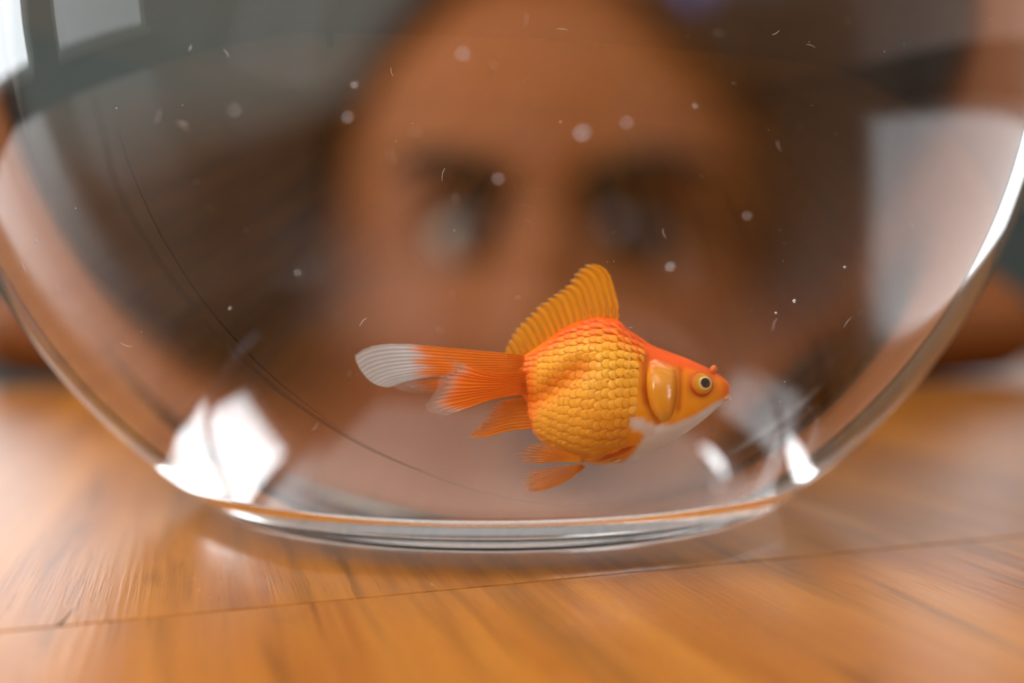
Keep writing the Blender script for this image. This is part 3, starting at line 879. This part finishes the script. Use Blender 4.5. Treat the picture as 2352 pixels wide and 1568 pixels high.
# eyes, both sides
m_pupil = plain('black_pupil', srgb(8, 6, 5), 0.35, spec=0.15)
for side in (-1, 1):
    p, n = on_side(17.0, 0.8, side)
    ex = Vector((1, 0, 0)); ex = (ex - n * ex.dot(n)).normalized(); ez = Vector((0, 0, 1)); ez = (ez - n * ez.dot(n)).normalized()
    n = (n * 0.8 + Vector((0, side, 0)) * 0.5).normalized()
    def disc(prof, colf, nm, mat, par, shift=(0, 0)):
        seg = 36; V, F, K = [], [], []
        for r_, h in prof:
            for k in range(seg):
                a = 2 * math.pi * k / seg
                V.append(p + (ex * (math.cos(a) * r_ + shift[0]) + ez * (math.sin(a) * r_ + shift[1]) + n * h) * mm); K.append(colf(r_))
        for i in range(len(prof) - 1):
            for k in range(seg):
                k2 = (k + 1) % seg; q = (i * seg + k, i * seg + k2, (i + 1) * seg + k2, (i + 1) * seg + k)
                F.append(q if side > 0 else q[::-1])
        F.append(tuple((len(prof) - 1) * seg + k for k in range(seg)))
        return mesh_obj(nm, V, F, mat, par, True, np.array(K))
    def eyecol(r_):
        return C(206, 84, 8) if r_ > 2.25 else (C(232, 142, 8) if r_ > 1.4 else C(236, 160, 30))
    eye = disc([(2.6, -0.9), (2.55, 0.05), (2.3, 0.42), (2.0, 0.62), (1.7, 0.76), (1.4, 0.86), (0.9, 0.95), (0.3, 1.0)], eyecol, 'eye', pig_mat('gold_eye', 0.3, 0.2), fish)
    ring = disc([(1.42, 0.78), (1.38, 0.95), (1.2, 1.0), (0.9, 1.03)], lambda r_: C(236, 206, 150), 'iris_ring', pig_mat('pale_iris', 0.3, 0.2), eye, (0.42, 0.06))
    disc([(1.06, 0.9), (1.04, 1.06), (0.85, 1.12), (0.5, 1.17), (0.2, 1.19)], lambda r_: C(10, 8, 6), 'pupil', m_pupil, eye, (0.50, 0.10))
# nostril flap and lips
v, f = ellipsoid((19.2 * mm, -2.6 * mm, 3.9 * mm), (0.75 * mm, 0.55 * mm, 1.0 * mm), 14, 10)
mesh_obj('nostril_flap', v, f, plain('orange_flap', srgb(222, 104, 24), 0.4), fish)
v, f = tube_vf([(22.3 * mm, y_ * mm, (-1.5 - 0.10 * abs(y_) * 2) * mm) for y_ in (-1.6, -0.9, 0, 0.9, 1.6)] , [0.25 * mm, 0.5 * mm, 0.6 * mm, 0.5 * mm, 0.25 * mm], 8)
mesh_obj('lower_lip', v, f, plain('pale_lip', srgb(232, 168, 104), 0.4), fish)

# ---- fins: a thin membrane with its own rays
m_fin = pig_mat('fin_membrane', 0.45, 0.15, transl=0.30)
m_ray = pig_mat('fin_ray', 0.45, 0.15, transl=0.20)
def fin(name, base, tip, top, bot, rays, flare, colour, opacity, label=None, ray_r=0.14, ragged=0.0, nj=18, ray_len=0.93, wave=0.10):
    """base and tip run from the top edge to the bottom edge; top and bot run from base to tip (mm). flare(s, t) is the sideways bend"""
    ni = rays * 4 + 1
    cb, ct = poly_param(base, ni), poly_param(tip, ni)
    et, eb = poly_param(top, nj), poly_param(bot, nj)
    jit = rng.uniform(0, 1, ni)
    def P(s, t, rag=0.0):
        fi, fj = s * (ni - 1), t * (nj - 1)
        B = np.array([np.interp(fi, range(ni), cb[:, k]) for k in (0, 1)]); Tt = np.array([np.interp(fi, range(ni), ct[:, k]) for k in (0, 1)])
        U = np.array([np.interp(fj, range(nj), et[:, k]) for k in (0, 1)]); D = np.array([np.interp(fj, range(nj), eb[:, k]) for k in (0, 1)])
        q = (1 - t) * B + t * Tt + (1 - s) * U + s * D - ((1 - s) * (1 - t) * cb[0] + s * (1 - t) * cb[-1] + (1 - s) * t * ct[0] + s * t * ct[-1])
        return q
    V, F, K, A = [], [], [], []
    for i in range(ni):
        s = i / (ni - 1)
        for j in range(nj):
            t = j / (nj - 1)
            tt = t * (1 - ragged * (0.5 - 0.5 * math.cos(2 * math.pi * s * rays)) * jit[(i // 2) % ni] * (0 if s in (0, 1) else 1)) if t > 0.9 else t
            x, z = P(s, tt)
            y = flare(s, t) - wave * math.cos(2 * math.pi * s * rays) * min(1, 2 * t + 0.3)
            V.append((x * mm, y * mm, z * mm)); K.append(colour(x, z, s, t)); A.append(opacity(x, z, s, t, math.cos(2 * math.pi * s * rays)))
    for i in range(ni - 1):
        for j in range(nj - 1):
            F.append((i * nj + j, (i + 1) * nj + j, (i + 1) * nj + j + 1, i * nj + j + 1))
    fo = mesh_obj(name, V, F, m_fin, fish, True, np.array(K), np.array(A))
    if label: fo['label'] = label
    for r_ in range(rays + 1):
        s = r_ / rays
        path, rad, kk = [], [], []
        ln = ray_len * rng.uniform(0.93, 1.0)
        n_ = 9
        for j in range(n_):
            t = ln * j / (n_ - 1)
            x, z = P(s, t)
            path.append((x * mm, (flare(s, t) - wave) * mm, z * mm)); rad.append(ray_r * mm * (1 - 0.75 * t)); kk += [tuple(np.clip(colour(x, z, s, t) * 1.08, 0, 1))] * 5
        v, f = tube_vf(path, rad, 5)
        ro = mesh_obj('fin_ray', v, f, m_ray, fo, True, np.array(kk), np.full(len(v), 0.85))
    return fo
amber, amber_d = C(238, 154, 8), C(188, 100, 4)
# dorsal fin
D_out = [(-19.6, 7.7), (-19.4, 8.9), (-18.0, 12.0), (-16.1, 14.4), (-13.2, 17.3), (-10.0, 19.6), (-8.2, 21.2), (-7.2, 22.8), (-5.3, 24.5), (-3.8, 24.8)]
def dorsal_op(x, z, s, t, c): return float(np.clip((0.56 + 0.24 * c) * smooth01(1.02, 0.80 if c < 0 else 0.93, t) + 0.24, 0, 1))
fin('dorsal_fin', [(-19.4, 7.0), (-18.0, 7.0), (-14.8, 8.0), (-11.6, 10.2), (-8.4, 12.5), (-5.2, 13.7), (-2.0, 14.2), (1.0, 13.5)], D_out,
    [(-19.4, 7.0), (-19.6, 7.7)], [(1.0, 13.5), (1.3, 15.4), (0.9, 17.6), (0.2, 20.2), (-0.5, 22.5), (-1.8, 24.1), (-3.8, 24.8)],
    18, lambda s, t: -0.3 + 0.5 * t * math.sin(3 * s), lambda x, z, s, t: amber * (1 - 0.0) * (1 - smooth01(0.93, 1.0, t)) + C(220, 180, 130) * smooth01(0.93, 1.0, t), dorsal_op, ray_r=0.17, ragged=0.10)
# tail, near lower lobe and far upper lobes
def tail_col(x, z, s, t):
    k = smooth01(-33.0 - 1.6 * math.sin(23 * s) - 2.6 * (0.5 - s), -37.5, x)
    return (c_org * 0.8 + amber * 0.2) * (1 - k) + C(216, 216, 214) * k
fin('tail_fin', [(-16.0, 7.4), (-16.2, 5.0), (-16.0, 2.6)], [(-47.3, 7.7), (-47.1, 6.4), (-46.1, 4.3), (-44.2, 2.3), (-41.6, 1.5), (-39.3, 2.2)],
    [(-16.0, 7.4), (-21.2, 8.0), (-27.6, 8.7), (-34.0, 9.4), (-37.9, 9.8), (-42.7, 9.7), (-45.6, 8.9), (-47.3, 7.7)],
    [(-16.0, 2.6), (-22.8, 2.6), (-27.7, 3.2), (-30.9, 3.6), (-33.5, 3.4), (-36.4, 3.0), (-39.3, 2.2)],
    14, lambda s, t: -1.75 * math.exp(-9 * t) + 0.5 * (1 - math.exp(-9 * t)) + 1.0 * t * (1 - s) + 1.6 * t * s, tail_col, lambda x, z, s, t, c: float(0.97 - 0.30 * smooth01(-36, -46, x) + 0.05 * c), 'orange upper tail lobe with white tip', ray_r=0.12)
def low_col(x, z, s, t):
    k = smooth01(0.72, 0.95, t); return (c_org * 0.9 + c_red * 0.1) * (1 - k) + C(214, 190, 176) * k
fin('tail_fin', [(-15.4, 4.2), (-15.6, 2.0), (-15.4, -0.2)], [(-30.9, 6.3), (-29.1, 5.4), (-29.6, 4.0), (-31.4, 3.0), (-32.1, 0.6), (-33.4, -1.5), (-34.2, -2.8), (-33.4, -4.1), (-30.2, -4.9)],
    [(-15.4, 4.2), (-19.6, 3.7), (-22.8, 4.0), (-25.7, 4.9), (-27.6, 5.7), (-29.6, 6.2), (-30.9, 6.3)],
    [(-15.4, -0.2), (-19.6, -0.9), (-22.8, -1.7), (-25.4, -2.8), (-27.7, -3.7), (-30.2, -4.9)],
    14, lambda s, t: -2.1 - 3.2 * t * (0.35 + 0.65 * s), low_col, lambda x, z, s, t, c: float(0.97 - 0.72 * smooth01(0.76, 0.97, t)), 'orange lower tail lobe, nearer, with clear edge', ray_r=0.12)
fin('tail_fin', [(-16.2, 3.0), (-16.2, 2.0), (-16.2, 1.0)], [(-41.0, 2.4), (-39.5, 1.4), (-36.0, 0.9), (-31.0, 1.2)],
    [(-16.2, 3.0), (-26, 3.6), (-34, 3.2), (-41.0, 2.4)], [(-16.2, 1.0), (-24, 1.2), (-31.0, 1.2)],
    8, lambda s, t: 3.0 + 3.5 * t, tail_col, lambda x, z, s, t, c: float(0.75 - 0.55 * smooth01(0.6, 1, t)), 'far tail lobe mostly hidden', ray_r=0.10)
# anal fin
def anal_col(x, z, s, t): return C(252, 140, 4)
fin('anal_fin', [(-14.4, -0.6), (-14.2, -3.6), (-13.9, -7.0)], [(-20.9, -1.6), (-22.4, -2.8), (-23.6, -5.0), (-24.8, -6.7), (-26.3, -8.7)],
    [(-14.4, -0.6), (-17.5, -0.9), (-20.9, -1.6)], [(-13.9, -7.0), (-17, -7.2), (-19.6, -7.6), (-22.9, -8.7), (-26.3, -8.7)],
    10, lambda s, t: 0.6 + 0.4 * t, anal_col, lambda x, z, s, t, c: float(np.clip(0.93 - 0.75 * smooth01(0.62, 1.0, t) * (1.15 - s) + 0.08 * c, 0.08, 1)), ray_r=0.13, ragged=0.15)
# pelvic fins
def pel_col(x, z, s, t): return C(253, 148, 8)
fin('pelvic_fin', [(-4.5, -14.3), (-4.4, -14.7), (-4.3, -15.1)], [(-14.9, -10.6), (-16.6, -11.6), (-17.9, -12.9), (-17.2, -14.6), (-15.7, -15.3)],
    [(-4.5, -14.3), (-9.6, -12.2), (-12.9, -10.7), (-14.9, -10.6)], [(-4.3, -15.1), (-9.5, -14.8), (-12.9, -15.1), (-15.7, -15.3)],
    8, lambda s, t: -4.6 + 0.6 * t, pel_col, lambda x, z, s, t, c: float(np.clip(0.92 - 0.8 * smooth01(0.45, 1.0, t) + 0.10 * c, 0.06, 1)), 'near pelvic fin', ray_r=0.13, ragged=0.2)
fin('pelvic_fin', [(-4.5, -15.0), (-4.3, -15.3), (-4.0, -15.5)], [(-16.0, -16.0), (-16.3, -18.1), (-16.3, -19.7), (-15.1, -21.3)],
    [(-4.5, -15.0), (-10.2, -15.4), (-13.2, -15.9), (-16.0, -16.0)], [(-4.0, -15.5), (-5.8, -17.1), (-7.7, -18.7), (-11.7, -20.6), (-15.1, -21.3)],
    8, lambda s, t: 1.6 + 1.5 * t, pel_col, lambda x, z, s, t, c: float(np.clip(0.50 + 0.40 * s + 0.08 * c - 0.45 * smooth01(0.7, 1.0, t), 0.06, 1)), 'far pelvic fin, hanging lower', ray_r=0.12, ragged=0.2)
# pectoral fins, the near one folded back along the belly
fin('pectoral_fin', [(7.3, -8.4), (7.2, -9.0), (6.8, -9.6)], [(-1.6, -14.6), (-1.8, -14.9), (-1.6, -15.2)],
    [(7.3, -8.4), (5.4, -9.2), (2.1, -12.3), (-1.6, -14.6)], [(6.8, -9.6), (5.6, -11.2), (3.0, -13.6), (-1.6, -15.2)],
    5, lambda s, t: -7.0 - 0.6 * math.sin(3 * t) + 1.6 * t, lambda x, z, s, t: c_red * 0.5 + C(206, 96, 8) * 0.5, lambda x, z, s, t, c: float(0.98 - 0.4 * smooth01(0.7, 1.0, t)), 'near pectoral fin', ray_r=0.12)
fin('pectoral_fin', [(7.3, -9.0), (7.2, -10.0), (6.8, -11.0)], [(-1.0, -12.6), (-1.4, -13.4), (-1.0, -14.2)],
    [(7.3, -9.0), (5.4, -10.2), (2.1, -11.8), (-1.0, -12.6)], [(6.8, -11.0), (5.0, -12.2), (3.0, -13.2), (-1.0, -14.2)],
    5, lambda s, t: 6.6 + 3.0 * t, lambda x, z, s, t: c_org, lambda x, z, s, t, c: 0.8, 'far pectoral fin', ray_r=0.12)

# ------------------------------------------------------------------ thin dark opaque line, a fine ridge on the outside of the bowl wall
streak = [(-62.7, -121.4, -30.7), (-61.4, -120.1, -37.4), (-60.3, -117.8, -45.6), (-54.9, -115.5, -57.0), (-48.4, -113.3, -66.5), (-41.8, -110.7, -74.9), (-31.9, -107.7, -83.5), (-20.9, -104.3, -91.0), (-10.9, -101.4, -95.9)]
sp = poly_param(streak, 60)
sp = [Vector(p).normalized() * 140.05 for p in sp]
v, f = tube_vf([(p.x * mm, p.y * mm, p.z * mm + BZ) for p in sp], [0.17 * mm * (0.12 + 0.75 * math.sin(math.pi * k / 59) ** 0.7) for k in range(60)], 8)
mesh_obj('glass_streak', v, f, plain('dark_opaque_streak', srgb(58, 49, 41), 0.6, spec=0.1), bowl)['label'] = 'thin dark seam line in the glass'

# ------------------------------------------------------------------ air bubbles and drifting specks in the water
m_bubble = glass('air_in_water', 1 / 1.333)
m_speck, nt_, out_ = new_mat('pale_sediment')
d_ = nt_.nodes.new('ShaderNodeBsdfDiffuse'); d_.inputs[0].default_value = srgb(236, 232, 226); nt_.links.new(d_.outputs[0], out_.inputs[0])
bubbles = [
    (-87.6, 188.7, 67.4, 0.58, 'tiny bright air bubble by the far left edge of the glass'),
    (-35.4, 171.4, 61.5, 0.49, 'small air bubble over the dark hair beside the cheek on the left'),
    (-49.3, 186.1, 56.9, 0.41, 'tiny air bubble just right of the dark glass seam'),
    (37.8, 163.2, 69.5, 0.53, 'bright soft air bubble level with the eyes, right of the face'),
    (50.6, 199.7, 59.7, 0.51, 'tiny bright air bubble above and right of the nose of the fish'),
    (59.8, 201.1, 66.0, 0.37, 'tiny air bubble over dark hair just below the pale glare on the right'),
    (47.3, 199.5, 57.5, 0.36, 'smallest air bubble, straight above the nose of the fish'),
    (14.3, 296.5, 108.8, 1.27, 'largest blurred air bubble, in front of the middle of the forehead'),
    (-3.8, 268.7, 94.0, 0.67, 'blurred air bubble at the inner end of the left eyebrow'),
    (-11.4, 282.0, 122.6, 0.81, 'blurred air bubble high on the forehead, near the top of the picture'),
    (-58.0, 278.8, 110.4, 0.61, 'blurred air bubble in front of the brown shoulder at upper left'),
    (-34.3, 266.3, 106.3, 0.67, 'blurred air bubble on the edge between hair and forehead, upper left'),
    (22.9, 277.0, 107.3, 0.69, 'blurred air bubble just right of the largest forehead bubble'),
    (29.6, 180.3, 90.7, 0.33, 'tiny sharp air bubble over the right side of the forehead'),
    (30.5, 248.2, 73.3, 0.70, 'pale blurred air bubble under the right eye, above the back of the fish'),
    (-25.5, 177.0, 93.4, 0.45, 'bright air bubble left of the forehead, against the dark hair'),
]
for x, y, z, r_, lab in bubbles:
    r_ *= 0.7
    v, f = ellipsoid((0, 0, 0), (r_ * mm, r_ * mm, r_ * mm * 0.94), 20, 14)
    tag(mesh_obj('air_bubble', v, f, m_bubble, None, True, loc=(x * mm, y * mm, z * mm)), lab, 'bubble', 'air bubbles in the bowl water')
V, F = [], []
k = 0
while k < 150:
    d = Vector((rng.uniform(-0.105, 0.105), rng.uniform(-0.135, -0.02), rng.uniform(-0.098, 0.03)))
    if d.length > 0.134 or rng.uniform() < (0.5 if d.y > -0.07 else 0): continue
    k += 1
    c = Vector((BX, BY, BZ)) + d
    r_ = rng.choice([0.05, 0.06, 0.08, 0.11], p=[0.4, 0.3, 0.2, 0.1]) * mm
    b = len(V)
    if rng.uniform() < 0.22:      # a bent fibre
        t = Vector(rng.normal(0, 1, 3)); t.y *= 0.3; t.normalize(); u = Vector((t.z, 0, -t.x))
        L_ = rng.uniform(0.5, 1.3) * mm
        v_, f_ = tube_vf([c - t * L_, c - t * L_ * 0.4 + u * L_ * 0.2, c + t * L_ * 0.3 + u * L_ * 0.15, c + t * L_], [0.02 * mm, 0.035 * mm, 0.035 * mm, 0.02 * mm], 4)
    else:
        v_, f_ = ellipsoid(c, (r_, r_, r_), 6, 4)
    V += [Vector(p) for p in v_]; F += [[i + b for i in q] for q in f_]
tag(mesh_obj('floating_specks', V, F, m_speck), 'fine pale specks and fibres drifting in the bowl water', 'specks', kind='stuff')
